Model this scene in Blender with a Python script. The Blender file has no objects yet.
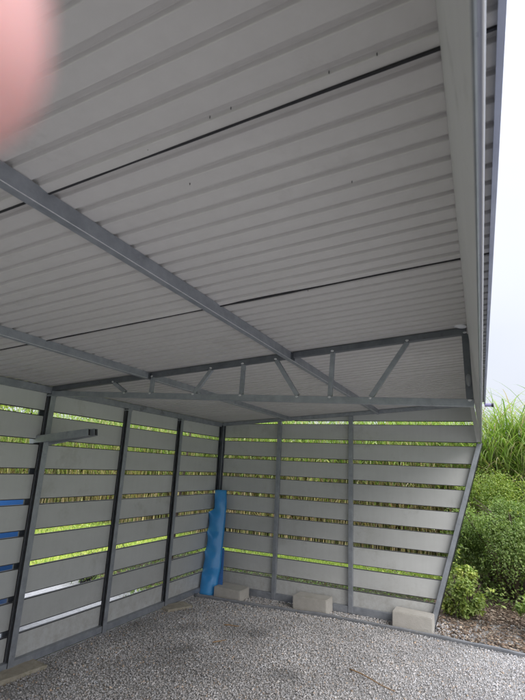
import bpy, bmesh, math, random
import numpy as np
from mathutils import Vector, Matrix, noise
random.seed(7); rng = np.random.default_rng(11)
S = bpy.context.scene
COL = S.collection
R = math.radians

# ------------------------------------------------------------------ camera
cam_loc = Vector((3.0549, -5.3255, 1.5784))
right = Vector((0.90772515, 0.41685639, 0.04760056))
fwd = Vector((-0.41515394, 0.87597347, 0.2455966))
up = Vector((0.06068169, -0.24269577, 0.96820271))
cd = bpy.data.cameras.new('camera'); cam = bpy.data.objects.new('camera', cd); COL.objects.link(cam)
CM = Matrix(((right.x, up.x, -fwd.x, cam_loc.x), (right.y, up.y, -fwd.y, cam_loc.y), (right.z, up.z, -fwd.z, cam_loc.z), (0, 0, 0, 1)))
cam.matrix_world = CM
cd.sensor_fit = 'HORIZONTAL'; cd.sensor_width = 36; cd.lens = 460.03 / 525 * 36
cd.clip_start = 0.004; cd.clip_end = 2000
cd.dof.use_dof = True; cd.dof.focus_distance = 4.2; cd.dof.aperture_fstop = 10.5
S.camera = cam
def ray(px, py):
    return right * ((px - 262.5) / 460.03) + fwd + up * (-(py - 350) / 460.03)
def on(px, py, n, d):
    r = ray(px, py); n = Vector(n); t = (d - n.dot(cam_loc)) / n.dot(r); return cam_loc + r * t

# ------------------------------------------------------------------ tags, links
def tag(o, label=None, cat=None, group=None, kind=None):
    if label: o['label'] = label
    if cat: o['category'] = cat
    if group: o['group'] = group
    if kind: o['kind'] = kind
    return o
def empty(name, loc, rz=0):
    o = bpy.data.objects.new(name, None); COL.objects.link(o); o.location = loc; o.rotation_euler.z = rz
    o.empty_display_size = .1
    return o
def link(name, me, mat, parent=None):
    o = bpy.data.objects.new(name, me); COL.objects.link(o)
    if mat is not None:
        for m in (mat if isinstance(mat, (list, tuple)) else [mat]): me.materials.append(m)
    if parent is not None: o.parent = parent
    return o
def bmo(name, bm, mat, parent=None, bevel=0, smooth=False):
    me = bpy.data.meshes.new(name)
    bmesh.ops.recalc_face_normals(bm, faces=bm.faces)
    bm.to_mesh(me); bm.free()
    o = link(name, me, mat, parent)
    if smooth:
        for p in me.polygons: p.use_smooth = True
    if bevel:
        b = o.modifiers.new('bevel', 'BEVEL'); b.width = bevel; b.segments = 2; b.limit_method = 'ANGLE'; b.angle_limit = R(40)
        w = o.modifiers.new('wn', 'WEIGHTED_NORMAL')
    return o
def box(bm, x0, x1, y0, y1, z0, z1):
    v = [bm.verts.new(c) for c in ((x0,y0,z0),(x1,y0,z0),(x1,y1,z0),(x0,y1,z0),(x0,y0,z1),(x1,y0,z1),(x1,y1,z1),(x0,y1,z1))]
    for f in ((0,3,2,1),(4,5,6,7),(0,1,5,4),(1,2,6,5),(2,3,7,6),(3,0,4,7)): bm.faces.new([v[i] for i in f])
def sweep(bm, prof, a, b, ux, uy, closed=True, cap=True):
    """extrude a 2-D profile (list of (u, v)) from point a to point b; ux/uy are the profile axes"""
    a, b, ux, uy = map(Vector, (a, b, ux, uy))
    A = [bm.verts.new(a + ux*p[0] + uy*p[1]) for p in prof]; B = [bm.verts.new(b + ux*p[0] + uy*p[1]) for p in prof]
    n = len(prof)
    for i in range(n if closed else n-1):
        j = (i+1) % n; bm.faces.new((A[i], A[j], B[j], B[i]))
    if cap and closed:
        bm.faces.new(A[::-1]); bm.faces.new(B)
def rect(w, h): return [(-w/2,-h/2),(w/2,-h/2),(w/2,h/2),(-w/2,h/2)]
def cprof(w, h, t=.003, lip=.010):
    """C profile, web at +u side, open at -u; w along u, h along v"""
    a, b = w/2, h/2
    return [(a,-b),(a,b),(-a,b),(-a,b-lip),(-a+t,b-lip),(-a+t,b-t),(a-t,b-t),(a-t,-b+t),(-a+t,-b+t),(-a+t,-b+lip),(-a,-b+lip),(-a,-b)]
def np_mesh(name, verts, faces, k, col=None, mat=None, parent=None):
    """verts (n,3), faces (m,k) numpy"""
    me = bpy.data.meshes.new(name)
    me.vertices.add(len(verts)); me.vertices.foreach_set('co', verts.astype(np.float32).ravel())
    me.loops.add(faces.size); me.loops.foreach_set('vertex_index', faces.astype(np.int32).ravel())
    me.polygons.add(len(faces)); me.polygons.foreach_set('loop_start', np.arange(0, faces.size, k, dtype=np.int32))
    me.update(calc_edges=True)
    if col is not None:
        at = me.color_attributes.new('tint', 'FLOAT_COLOR', 'POINT')
        c = np.ones((len(verts), 4), np.float32); c[:, :3] = col; at.data.foreach_set('color', c.ravel())
    return link(name, me, mat, parent)

# ------------------------------------------------------------------ materials
def nmat(name):
    m = bpy.data.materials.new(name); m.use_nodes = True
    nt = m.node_tree; b = nt.nodes['Principled BSDF']; return m, nt, b
def N(nt, t, **kw):
    n = nt.nodes.new(t)
    for k, v in kw.items():
        if k in n.inputs.keys(): n.inputs[k].default_value = v
        else: setattr(n, k, v)
    return n
def ramp(nt, stops, fac):
    r = N(nt, 'ShaderNodeValToRGB'); e = r.color_ramp.elements
    while len(e) < len(stops): e.new(.5)
    for i, (p, c) in enumerate(stops): e[i].position = p; e[i].color = (*c, 1)
    nt.links.new(fac, r.inputs[0]); return r.outputs[0]
def surf(name, c0, c1, scale=3, rough=.5, metal=0, bump=0, bscale=60, detail=6, stretch=(1,1,1), dirt=None, rvar=.1):
    m, nt, b = nmat(name)
    tc = N(nt, 'ShaderNodeTexCoord'); mp = N(nt, 'ShaderNodeMapping'); mp.inputs['Scale'].default_value = stretch
    nt.links.new(tc.outputs['Object'], mp.inputs[0])
    n = N(nt, 'ShaderNodeTexNoise', Scale=scale, Detail=detail, Roughness=.65); nt.links.new(mp.outputs[0], n.inputs['Vector'])
    col = ramp(nt, [(.3, c0), (.7, c1)], n.outputs['Fac'])
    if dirt:
        n2 = N(nt, 'ShaderNodeTexNoise', Scale=dirt[1], Detail=8, Roughness=.75); nt.links.new(tc.outputs['Object'], n2.inputs['Vector'])
        f = ramp(nt, [(dirt[2], (0,0,0)), (dirt[2]+.14, (1,1,1))], n2.outputs['Fac'])
        mx = N(nt, 'ShaderNodeMix', data_type='RGBA'); nt.links.new(f, mx.inputs[0]); nt.links.new(col, mx.inputs[6]); mx.inputs[7].default_value = (*dirt[0], 1)
        col = mx.outputs[2]
    nt.links.new(col, b.inputs['Base Color'])
    rr = N(nt, 'ShaderNodeMapRange'); rr.inputs['To Min'].default_value = rough-rvar; rr.inputs['To Max'].default_value = rough+rvar
    nt.links.new(n.outputs['Fac'], rr.inputs[0]); nt.links.new(rr.outputs[0], b.inputs['Roughness'])
    b.inputs['Metallic'].default_value = metal
    if bump:
        n3 = N(nt, 'ShaderNodeTexNoise', Scale=bscale, Detail=5); nt.links.new(mp.outputs[0], n3.inputs['Vector'])
        bp = N(nt, 'ShaderNodeBump', Strength=bump, Distance=.01); nt.links.new(n3.outputs['Fac'], bp.inputs['Height'])
        nt.links.new(bp.outputs[0], b.inputs['Normal'])
    return m
M = {}
M['galv'] = surf('galvanised_steel', (.24,.26,.29), (.36,.38,.42), scale=14, rough=.45, metal=.4, bump=.06, bscale=40, dirt=((.15,.15,.165), 5, .60))
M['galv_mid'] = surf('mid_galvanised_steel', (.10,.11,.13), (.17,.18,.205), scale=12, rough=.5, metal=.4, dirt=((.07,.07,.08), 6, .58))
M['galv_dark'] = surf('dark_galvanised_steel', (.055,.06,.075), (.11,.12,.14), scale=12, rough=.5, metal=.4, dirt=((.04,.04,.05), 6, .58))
M['slat'] = surf('grey_coated_slat', (.495,.505,.50), (.555,.565,.56), scale=1.6, rough=.42, bump=.10, bscale=2.2, stretch=(1,1,2.5), dirt=((.43,.435,.415), 2.2, .56))
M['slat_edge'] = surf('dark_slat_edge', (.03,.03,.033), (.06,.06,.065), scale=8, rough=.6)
M['roof'] = surf('roof_sheet_underside', (.55,.535,.525), (.62,.605,.595), scale=1.3, rough=.5, bump=.05, bscale=3, stretch=(.4,1,1), dirt=((.49,.475,.46), 1.8, .56))
M['fascia'] = surf('light_fascia_sheet', (.70,.70,.705), (.79,.79,.795), scale=4, rough=.5, stretch=(1,.3,1), dirt=((.55,.55,.54), 5, .58))
M['trim'] = surf('bluish_edge_trim', (.30,.32,.40), (.42,.44,.52), scale=5, rough=.45, metal=.1)
M['black_and_shade'] = surf('black_metal_and_shade', (.012,.012,.016), (.03,.03,.035), scale=20, rough=.8)  # dark metal, and painted shade in roof seams and post openings
M['weld'] = surf('bright_weld_and_highlight', (.60,.61,.63), (.78,.78,.80), scale=60, rough=.6, metal=.3, bump=.5, bscale=200)  # weld beads, and the painted highlight on purlin edges
M['block'] = surf('concrete_block', (.42,.40,.365), (.50,.48,.445), scale=9, rough=.9, bump=.35, bscale=90, dirt=((.33,.31,.275), 10, .60))
M['paver'] = surf('mossy_paver', (.30,.27,.21), (.42,.385,.32), scale=12, rough=.95, bump=.7, bscale=70, dirt=((.20,.20,.12), 9, .56))
M['white'] = surf('white_plastic', (.60,.62,.66), (.75,.76,.80), scale=8, rough=.35)
M['black'] = surf('black_plastic', (.008,.008,.01), (.02,.02,.022), scale=20, rough=.4)
M['edging'] = surf('grey_plastic_edging', (.17,.18,.20), (.27,.28,.30), scale=7, rough=.6, bump=.2, bscale=50, dirt=((.33,.31,.28), 8, .60))
M['purple'] = surf('violet_grey_plastic', (.18,.16,.34), (.30,.28,.46), scale=15, rough=.4)
M['stick'] = surf('dry_stick_bark', (.26,.16,.08), (.42,.28,.16), scale=30, rough=.9, stretch=(1,1,1), bump=.5, bscale=150)
M['bark'] = surf('brown_bark', (.05,.035,.025), (.12,.085,.06), scale=20, rough=.9, bump=.8, bscale=60)
M['plaster'] = surf('white_plaster', (.72,.70,.69), (.80,.78,.77), scale=3, rough=.9, bump=.2)
M['rooftile'] = surf('red_roof_tile', (.24,.10,.07), (.34,.15,.10), scale=6, rough=.9, bump=.5, bscale=20)
M['glass'] = surf('dark_window_glass', (.02,.025,.03), (.04,.05,.06), scale=1, rough=.1)
M['barrel'] = surf('blue_plastic', (.03,.13,.38), (.05,.18,.48), scale=5, rough=.35, bump=.1, bscale=20)
M['bluesheet'] = surf('glossy_blue_sheet', (.03,.25,.60), (.05,.33,.72), scale=5, rough=.33, bump=.08, bscale=14, dirt=((.03,.20,.50), 7, .60))
M['bluesheet'].node_tree.nodes['Principled BSDF'].inputs['Coat Weight'].default_value = .25
# ground
def per_object(m, amt, streak=0):
    nt = m.node_tree; b = nt.nodes['Principled BSDF']; src = b.inputs['Base Color'].links[0].from_socket
    oi = N(nt, 'ShaderNodeObjectInfo'); mr = N(nt, 'ShaderNodeMapRange'); mr.inputs['To Min'].default_value = 1-amt; mr.inputs['To Max'].default_value = 1+amt*.6
    nt.links.new(oi.outputs['Random'], mr.inputs[0]); f = mr.outputs[0]
    if streak:
        tc = N(nt, 'ShaderNodeTexCoord'); mp = N(nt, 'ShaderNodeMapping'); mp.inputs['Scale'].default_value = (9, 9, .8)
        nt.links.new(tc.outputs['Object'], mp.inputs[0]); n = N(nt, 'ShaderNodeTexNoise', Scale=2.5, Detail=7, Roughness=.7); nt.links.new(mp.outputs[0], n.inputs['Vector'])
        m2 = N(nt, 'ShaderNodeMapRange'); m2.inputs['From Min'].default_value = .35; m2.inputs['From Max'].default_value = .7; m2.inputs['To Min'].default_value = 1; m2.inputs['To Max'].default_value = 1-streak
        nt.links.new(n.outputs['Fac'], m2.inputs[0]); mm = N(nt, 'ShaderNodeMath', operation='MULTIPLY'); nt.links.new(f, mm.inputs[0]); nt.links.new(m2.outputs[0], mm.inputs[1]); f = mm.outputs[0]
    mx = N(nt, 'ShaderNodeMix', data_type='RGBA', blend_type='MULTIPLY'); mx.inputs[0].default_value = 1
    nt.links.new(src, mx.inputs[6]); nt.links.new(f, mx.inputs[7]); nt.links.new(mx.outputs[2], b.inputs['Base Color'])
def splash(m):
    # grit thrown up from the gravel onto the lowest boards
    nt = m.node_tree; b = nt.nodes['Principled BSDF']; src = b.inputs['Base Color'].links[0].from_socket
    tc = N(nt, 'ShaderNodeTexCoord'); sp = N(nt, 'ShaderNodeSeparateXYZ'); nt.links.new(tc.outputs['Object'], sp.inputs[0])
    n = N(nt, 'ShaderNodeTexNoise', Scale=14, Detail=10, Roughness=.8); nt.links.new(tc.outputs['Object'], n.inputs['Vector'])
    mr = N(nt, 'ShaderNodeMapRange'); mr.inputs['From Min'].default_value = .02; mr.inputs['From Max'].default_value = .42; mr.inputs['To Min'].default_value = .62; mr.inputs['To Max'].default_value = 0
    nt.links.new(sp.outputs['Z'], mr.inputs[0]); f2 = ramp(nt, [(.42,(0,0,0)),(.66,(1,1,1))], n.outputs['Fac'])
    mm = N(nt, 'ShaderNodeMath', operation='MULTIPLY'); nt.links.new(mr.outputs[0], mm.inputs[0]); nt.links.new(f2, mm.inputs[1])
    mx = N(nt, 'ShaderNodeMix', data_type='RGBA'); nt.links.new(mm.outputs[0], mx.inputs[0]); nt.links.new(src, mx.inputs[6]); mx.inputs[7].default_value = (.27,.24,.20,1)
    nt.links.new(mx.outputs[2], b.inputs['Base Color'])
splash(M['slat']); per_object(M['slat'], .06, .045); per_object(M['roof'], .05, .05)
def tint_mat(name, rough=.85, trans=0, bump=0, rnd=.12):
    m, nt, b = nmat(name)
    a = N(nt, 'ShaderNodeAttribute', attribute_name='tint')
    tc = N(nt, 'ShaderNodeTexCoord'); n = N(nt, 'ShaderNodeTexNoise', Scale=.9, Detail=7, Roughness=.6); nt.links.new(tc.outputs['Object'], n.inputs['Vector'])
    mr = N(nt, 'ShaderNodeMapRange'); mr.inputs['From Min'].default_value = .3; mr.inputs['From Max'].default_value = .7; mr.inputs['To Min'].default_value = 1-rnd; mr.inputs['To Max'].default_value = 1+rnd
    nt.links.new(n.outputs['Fac'], mr.inputs[0])
    mx = N(nt, 'ShaderNodeMix', data_type='RGBA', blend_type='MULTIPLY'); mx.inputs[0].default_value = 1
    nt.links.new(a.outputs['Color'], mx.inputs[6]); nt.links.new(mr.outputs[0], mx.inputs[7])
    nt.links.new(mx.outputs[2], b.inputs['Base Color']); b.inputs['Roughness'].default_value = rough
    if trans:
        t = N(nt, 'ShaderNodeBsdfTranslucent'); ms = N(nt, 'ShaderNodeMixShader'); ms.inputs[0].default_value = trans
        br = N(nt, 'ShaderNodeMix', data_type='RGBA', blend_type='MULTIPLY'); br.inputs[0].default_value = 1; br.inputs[7].default_value = (1.25, 1.35, .7, 1)
        nt.links.new(mx.outputs[2], br.inputs[6]); nt.links.new(br.outputs[2], t.inputs[0])
        nt.links.new(b.outputs[0], ms.inputs[1]); nt.links.new(t.outputs[0], ms.inputs[2])
        nt.links.new(ms.outputs[0], nt.nodes['Material Output'].inputs[0])
    return m
M['stones'] = tint_mat('crushed_stone', .9, rnd=.22)
M['chips'] = tint_mat('bark_chips', .95, rnd=.25)
M['leaf'] = tint_mat('leaves', .55, .35, rnd=.25)
M['blade'] = tint_mat('grass_blades', .5, .4, rnd=.2)
M['gravelbase'] = surf('gravel_bed', (.32,.31,.30), (.54,.53,.52), scale=60, rough=.95, bump=1, bscale=90, dirt=((.2,.19,.18), 3, .6))
M['soil'] = surf('brown_soil', (.06,.04,.025), (.15,.10,.07), scale=25, rough=.98, bump=1, bscale=60)
M['meadow'] = surf('meadow_ground', (.10,.17,.03), (.24,.33,.06), scale=2.5, rough=.95, bump=1, bscale=30, dirt=((.20,.17,.08), 1.3, .55))
M['lawn'] = surf('bright_lawn', (.30,.34,.06), (.50,.52,.14), scale=6, rough=.95, bump=1, bscale=60)
M['darksoil'] = surf('dark_leafy_soil', (.02,.018,.012), (.07,.075,.03), scale=22, rough=.98, bump=1, bscale=60)
M['path'] = surf('pale_path', (.34,.33,.32), (.55,.54,.53), scale=30, rough=.95, bump=.6, bscale=60)
M['pave'] = surf('pinkish_paving', (.40,.32,.28), (.55,.47,.43), scale=12, rough=.9, bump=.4)

# ------------------------------------------------------------------ ground
G = 0.12
def sheet(name, x0, x1, y0, y1, z, mat, nx=1, ny=1, bumpz=0):
    xs = np.linspace(x0, x1, nx+1); ys = np.linspace(y0, y1, ny+1)
    X, Y = np.meshgrid(xs, ys); Z = np.full_like(X, z)
    if bumpz:
        for i in range(X.shape[0]):
            for j in range(X.shape[1]): Z[i, j] += bumpz * noise.noise(Vector((X[i,j]*.9, Y[i,j]*.9, 3)))
    v = np.stack([X.ravel(), Y.ravel(), Z.ravel()], 1); w = nx+1
    f = np.array([(i*w+j, i*w+j+1, (i+1)*w+j+1, (i+1)*w+j) for i in range(ny) for j in range(nx)])
    o = np_mesh(name, v, f, 4, None, mat)
    return tag(o, kind='structure')
sheet('ground', -600, 600, -600, 600, G-.02, M['meadow'])
sheet('gravel_ground', -.02, 9, -13, .62, G-.008, M['gravelbase'])
sheet('soil_ground', -2.5, 9, -.74, 3.4, G-.012, M['soil'])
sheet('yard', 3.6, 14, -16, -.75, G-.004, M['path'])
sheet('path', -1.75, -.03, -13, -.45, G-.008, M['path'])
sheet('paving', -2.55, -1.76, -13, .4, G-.010, M['pave'])
sheet('lawn', -11, -2.56, -13, 3.2, G-.012, M['lawn'])
sheet('shaded_soil', -2.5, 2.35, .05, 1.78, G-.006, M['darksoil'])
sheet('grass_strip', -2.5, 2.4, 1.75, 3.35, G-.006, M['lawn'])

def stones(name, cx, cy, size, cols, flat=(.55,.9), mat=None, zb=G, elong=1.0, sink=.25):
    n = len(cx)
    base = np.array([(1,0,0),(0,1,0),(-1,0,0),(0,-1,0),(0,0,1),(0,0,-1)], float)
    tri = np.array([(0,1,4),(1,2,4),(2,3,4),(3,0,4),(1,0,5),(2,1,5),(3,2,5),(0,3,5)])
    P = base[None] * rng.uniform(.65, 1.25, (n, 6, 1)) + rng.normal(0, .16, (n, 6, 3))
    P[:, :, 0] *= elong if np.isscalar(elong) else elong[:, None]
    P[:, :, 2] *= rng.uniform(*flat, (n, 1))
    P *= (size/2)[:, None, None]
    # tilt
    t = rng.normal(0, .45, n)[:, None]; c, s = np.cos(t), np.sin(t)
    y, z = P[:, :, 1]*c - P[:, :, 2]*s, P[:, :, 1]*s + P[:, :, 2]*c
    a = rng.uniform(0, 6.283, n)[:, None]; ca, sa = np.cos(a), np.sin(a)
    x2, y2 = P[:, :, 0]*ca - y*sa, P[:, :, 0]*sa + y*ca
    V = np.stack([x2 + cx[:, None], y2 + cy[:, None], z + zb + (size*.5*(.5-sink))[:, None] + rng.uniform(0, .004, (n,1))], 2)
    F = (tri[None] + (np.arange(n)*6)[:, None, None]).reshape(-1, 3)
    C = np.repeat(cols, 6, axis=0)
    o = np_mesh(name, V.reshape(-1, 3), F, 3, C, mat)
    return o
def edge_y(x):  # plastic edging line
    return np.interp(x, [.0,.155,.8,1.55,2.25,2.79,3.3,4.2,5.5], [-.41,-.404,-.345,-.268,-.258,-.305,-.345,-.36,-.45])
def nz(x, y, s, o=0): return np.array([noise.fractal(Vector((a*s, b*s, o)), 1.0, 2.0, 4) for a, b in zip(x, y)])
# gravel : pale crushed stone
n = 230000
gx = rng.uniform(.012, 4.6, n); gy = rng.uniform(-5.2, .55, n)
ok = (gy < .03) | ((gx > 2.45) & (gy < .12 + .12*rng.random(n)) & (gx < 2.95))
ok &= ~((gx > 2.9) & (gy > edge_y(gx)))
ok &= ~((gy > edge_y(gx)) & (gx > 2.62) & (rng.random(n) < np.clip((gx-2.62)/.3, 0, 1)))
ok &= (np.abs(gy-edge_y(gx)) > .018)
gx, gy = gx[ok], gy[ok]; n = len(gx)
sz = rng.lognormal(math.log(.0108), .30, n).clip(.006, .024)
g = rng.normal(.47, .08, n).clip(.2, .85)
pat = nz(gx, gy, 2.3, 5)
g = g*(1 + .20*pat)
g = g*np.clip(.78 + .6*gx, 0, 1.04)           # darker stone toward the low wall
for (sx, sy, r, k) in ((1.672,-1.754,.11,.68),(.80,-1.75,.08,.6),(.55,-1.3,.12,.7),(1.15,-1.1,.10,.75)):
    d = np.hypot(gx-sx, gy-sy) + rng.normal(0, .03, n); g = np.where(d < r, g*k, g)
warm = rng.normal(0, .025, n)
tone = np.stack([g*(1.02+warm), g*(.995), g*(1.0-warm)], 1)
tan = rng.random(n) < .05; tone[tan] *= (1.05, .85, .66)
tag(stones('gravel', gx, gy, sz, tone, mat=M['stones']), 'pale grey crushed stone gravel spread over the floor under the carport', 'gravel', kind='stuff')
# bark mulch
n = 48000
mx_ = rng.uniform(2.45, 6.5, n); my = rng.uniform(-.6, 3.0, n)
ok = (my > edge_y(mx_)+.02) & (mx_ > 2.52 + .3*np.clip(.25-my, 0, 1) + rng.normal(0, .05, n))
mx_, my = mx_[ok], my[ok]; n = len(mx_)
sz = rng.lognormal(math.log(.017), .38, n).clip(.008, .045)
pal = np.array([(.24,.17,.12),(.32,.24,.18),(.14,.095,.065),(.42,.34,.26),(.19,.13,.09),(.10,.07,.05)])
tone = pal[rng.integers(0, 6, n)]*rng.uniform(.7, 1.25, (n,1))
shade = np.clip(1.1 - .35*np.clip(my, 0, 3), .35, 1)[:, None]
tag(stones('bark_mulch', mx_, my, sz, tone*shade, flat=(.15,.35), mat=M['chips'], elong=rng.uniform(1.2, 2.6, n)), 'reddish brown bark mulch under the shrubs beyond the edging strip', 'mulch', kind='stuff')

# ------------------------------------------------------------------ plastic edging strip
bm = bmesh.new(); pr = None
xs = np.linspace(.02, 5.4, 90)
for i, x in enumerate(xs):
    y = float(edge_y(x)) + .010*noise.noise(Vector((x*2.2, 0, 0))); zt = G + .030 + .008*noise.noise(Vector((x*3.1, 5, 0)))
    lean = .012 + .008*noise.noise(Vector((x*1.7, 9, 0)))
    sec = [(0, G-.02), (-.0, G-.02), (-lean-.008, zt-.008), (-lean-.007, zt), (-lean+.006, zt+.003), (-lean+.013, zt-.006), (.014, G-.02)]
    ring = [bm.verts.new((x, y+a, b)) for a, b in sec[1:]]
    if pr:
        for k in range(len(ring)-1): bm.faces.new((pr[k], pr[k+1], ring[k+1], ring[k]))
    else: bm.faces.new(ring)
    pr = ring
bm.faces.new(pr)
tag(bmo('edging_strip', bm, M['edging'], smooth=True), 'long grey plastic edging strip laid across the gravel in front of the concrete blocks', 'garden edging')

# ------------------------------------------------------------------ CARPORT
YE = -8.25                       # near end, behind the photographer
s = .0775; Z0 = 2.112
def roofz(x): return Z0 + s*x
cp = tag(empty('carport', (1.5, -4, G)), 'grey steel carport with corrugated roof and walls of spaced horizontal slats', 'carport')
OFF = Vector((1.5, -4, G))
def part(name, bm, mat, parent=None, **k):
    bmesh.ops.translate(bm, verts=bm.verts, vec=-OFF)
    return bmo(name, bm, mat, parent or cp, **k)
# roof sheets
L = .93
seams = [-.862 - L*i for i in range(0, 9)]
edges = [.07] + [y for y in seams if y > YE] + [YE-.05]
pitch = .0775
def sheet_prof(y0, y1, lap):
    pts = []; n = max(1, round((y0-y1)/pitch)); p = (y0-y1)/n
    for i in range(n):
        a = y0 - p*i
        for d, z in ((0,0),(.028,0),(.0295,.0015),(.0315,.0120),(.033,.0135),(.0490,.0135),(.0505,.0120),(.0525,.0015),(.054,0)):
            pts.append((a - d*p/pitch, z))
    pts.append((y1, 0))
    return pts
for k in range(len(edges)-1):
    y0, y1 = edges[k], edges[k+1]
    bm = bmesh.new(); pts = sheet_prof(y0, y1-.010, 0)
    nx = 26; grid = []
    for j in range(nx+1):
        x = -.10 + (3.134+.10)*j/nx
        row = []
        for (y, z) in pts:
            u = (y0-y)/(y0-y1)
            sag = .0022*noise.noise(Vector((x*1.3, y*2.1, k*7.1)))
            # near edge of a sheet rises over its neighbour, far edge hangs a touch
            e = -.006*max(0, 1-abs(y-y0)/.05) * (1+.6*noise.noise(Vector((x*2.0, k*3.3, 0)))) if k > 0 else 0
            row.append(bm.verts.new((x, y, roofz(x) + z + sag*min(1, 30*u*(1-u)) + e)))
        grid.append(row)
    for j in range(nx):
        for i in range(len(pts)-1): bm.faces.new((grid[j][i], grid[j+1][i], grid[j+1][i+1], grid[j][i+1]))
    r = part('roof_sheet', bm, M['roof'])
    sd = r.modifiers.new('s', 'SOLIDIFY'); sd.thickness = .0012; sd.offset = 1
# dark strip put in as the shade of the lap gap
for k, y in enumerate(edges[1:-1]):
    if k < 3: continue
    bm = bmesh.new(); pv = None
    for j in range(60):
        x = -.09 + 3.222*j/59
        w = .0030 + .0018*noise.noise(Vector((x*4, k, 0))) + (.003 if abs(x-2.25) < .12 and k == 3 else 0)
        zz = roofz(x) - .0095 - .0025*noise.noise(Vector((x*2.0, k*3.3, 0)))
        ring = [bm.verts.new(c) for c in ((x, y-w, zz), (x, y+w, zz), (x, y+w, zz+.016), (x, y-w, zz+.016))]
        if pv:
            for a in range(4): bm.faces.new((pv[a], pv[(a+1)%4], ring[(a+1)%4], ring[a]))
        pv = ring
    part('seam_shade_strip', bm, M['black_and_shade'])
# screw tips poking through the sheets
for (px, py) in ((210,116),(231,107),(329,71),(377,53),(190,183),(148,148),(308,290),(352,181)):
    q = on(px, py, (-s,0,1), Z0)
    bm = bmesh.new(); bmesh.ops.create_cone(bm, cap_ends=True, segments=8, radius1=.0010, radius2=.0011, depth=.006)
    bmesh.ops.translate(bm, verts=bm.verts, vec=(q.x, q.y, q.z-.003))
    part('screw', bm, M['black_and_shade'])
# purlins along the length
for x, w, h in ((2.028, .030, .050), (.958, .030, .046)):
    bm = bmesh.new(); zc = roofz(x) - h/2 - .001
    sweep(bm, cprof(w, h, .003, .012), (x, .03, zc), (x, YE, zc), (1,0,s), (0,0,1))
    pu = part('purlin', bm, [M['galv'], M['weld']], bevel=.0022)
    pu.modifiers['bevel'].material = 1; pu.modifiers['bevel'].segments = 1  # bevels painted bright as the highlight along worn edges
# foam-dark scallops closing the corrugations over each purlin are the open ribs themselves

def tube(bm, a, b, w, h, upv=(0,1,0)):
    a, b = Vector(a), Vector(b); d = (b-a).normalized(); u = Vector(upv); v = d.cross(u).normalized(); u = v.cross(d).normalized()
    sweep(bm, rect(w, h), a, b, v, u)
# trusses
def truss(yt):
    bm = bmesh.new()
    top = lambda x: 2.092 + .0785*x
    bot = lambda x: 2.064 - .0395*x
    segs = [(.03, .935), (.982, 2.005), (2.05, 3.03)]
    for a, b in segs: tube(bm, (a, yt, top(a)), (b, yt, top(b)), .036, .036)
    tube(bm, (.03, yt, bot(0.03)-.004), (3.045, yt, bot(3.045)), .038, .038)
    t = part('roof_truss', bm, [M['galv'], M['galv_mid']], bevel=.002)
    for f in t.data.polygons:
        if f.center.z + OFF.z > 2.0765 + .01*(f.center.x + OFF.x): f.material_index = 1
    for (xa, xb) in ((.640,.758),(.991,.989),(1.470,1.346),(1.706,1.701),(1.936,2.083),(2.299,2.284),(2.726,2.520),(3.022,3.026)):
        bm = bmesh.new(); tube(bm, (xa, yt-.002, top(xa)-.018), (xb, yt-.002, bot(xb)+.019), .026 if xa < 3 else .034, .022)
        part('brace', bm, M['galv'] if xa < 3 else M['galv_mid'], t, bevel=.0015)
        for (xx, zz) in ((xb, bot(xb)+.012), (xa, top(xa)-.012)):
            bm = bmesh.new()
            r = bmesh.ops.create_icosphere(bm, subdivisions=2, radius=.0078)
            for v in r['verts']:
                k = 1+.35*noise.noise(v.co*90+Vector((xx*9,0,0)))
                v.co = Vector((v.co.x*1.25*k+xx, v.co.y*.25*k+yt-.020, v.co.z*.8*k+zz))
            part('weld', bm, M['weld'], t, smooth=True)
    for xx in (.958, 2.028):
        bm = bmesh.new(); box(bm, xx-.026, xx-.0225+.048, yt-.034, yt-.030, top(xx)-.030, top(xx)+.012); box(bm, xx+.016, xx+.022, yt-.030, yt+.02, top(xx)-.030, top(xx)+.010)
        part('bracket', bm, M['galv_dark'], t, bevel=.001)
truss(-2.749); truss(-5.50)

# side wall (low side)
bm = bmesh.new()
box(bm, -.012, .026, YE, -.01, 2.056, 2.108)
box(bm, -.012, .030, YE, -.01, .140, .190)
lw = part('side_wall_frame', bm, M['galv'], bevel=.002)
H = 2.1223; P = .22
def slat_profile(z0, z1):   # u = outward, v = z : face at u=0 with returned lips
    return [(.0,z0),(0,z0+.006),(0,z1-.006),(0,z1),(.022,z1),(.022,z1-.010),(.0205,z1-.010),(.0205,z1-.0015),(.0015,z1-.0015),(.0015,z0+.0015),(.0205,z0+.0015),(.0205,z0+.010),(.022,z0+.010),(.022,z0)]
gap = .036
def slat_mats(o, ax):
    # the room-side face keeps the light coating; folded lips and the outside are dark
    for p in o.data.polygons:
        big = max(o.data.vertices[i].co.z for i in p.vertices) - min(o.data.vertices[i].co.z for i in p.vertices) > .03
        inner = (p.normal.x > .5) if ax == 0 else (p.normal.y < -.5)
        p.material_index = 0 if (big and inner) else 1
def side_slat(z0, z1, k):
    bm = bmesh.new(); prof = slat_profile(z0, z1)
    ys = np.linspace(YE, -.012, 60); pv = None
    for y in ys:
        w = .0028*noise.noise(Vector((float(y)*1.6, k*5.3, 1))); dz = .0022*noise.noise(Vector((float(y)*1.1, k*3.7, 4)))
        ring = [bm.verts.new((-.014-u+w, y, z+dz)) for u, z in prof]
        if pv:
            for a in range(len(ring)): bm.faces.new((pv[a], pv[(a+1)%len(ring)], ring[(a+1)%len(ring)], ring[a]))
        else: bm.faces.new(ring)
        pv = ring
    bm.faces.new(pv)
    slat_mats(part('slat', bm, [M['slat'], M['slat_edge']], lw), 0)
for k in range(1, 10):
    zt = H - (k-1)*P - gap/2 if k > 1 else 2.075
    zb = H - k*P + gap/2 if k < 9 else .150
    side_slat(zb, zt, k)
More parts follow.
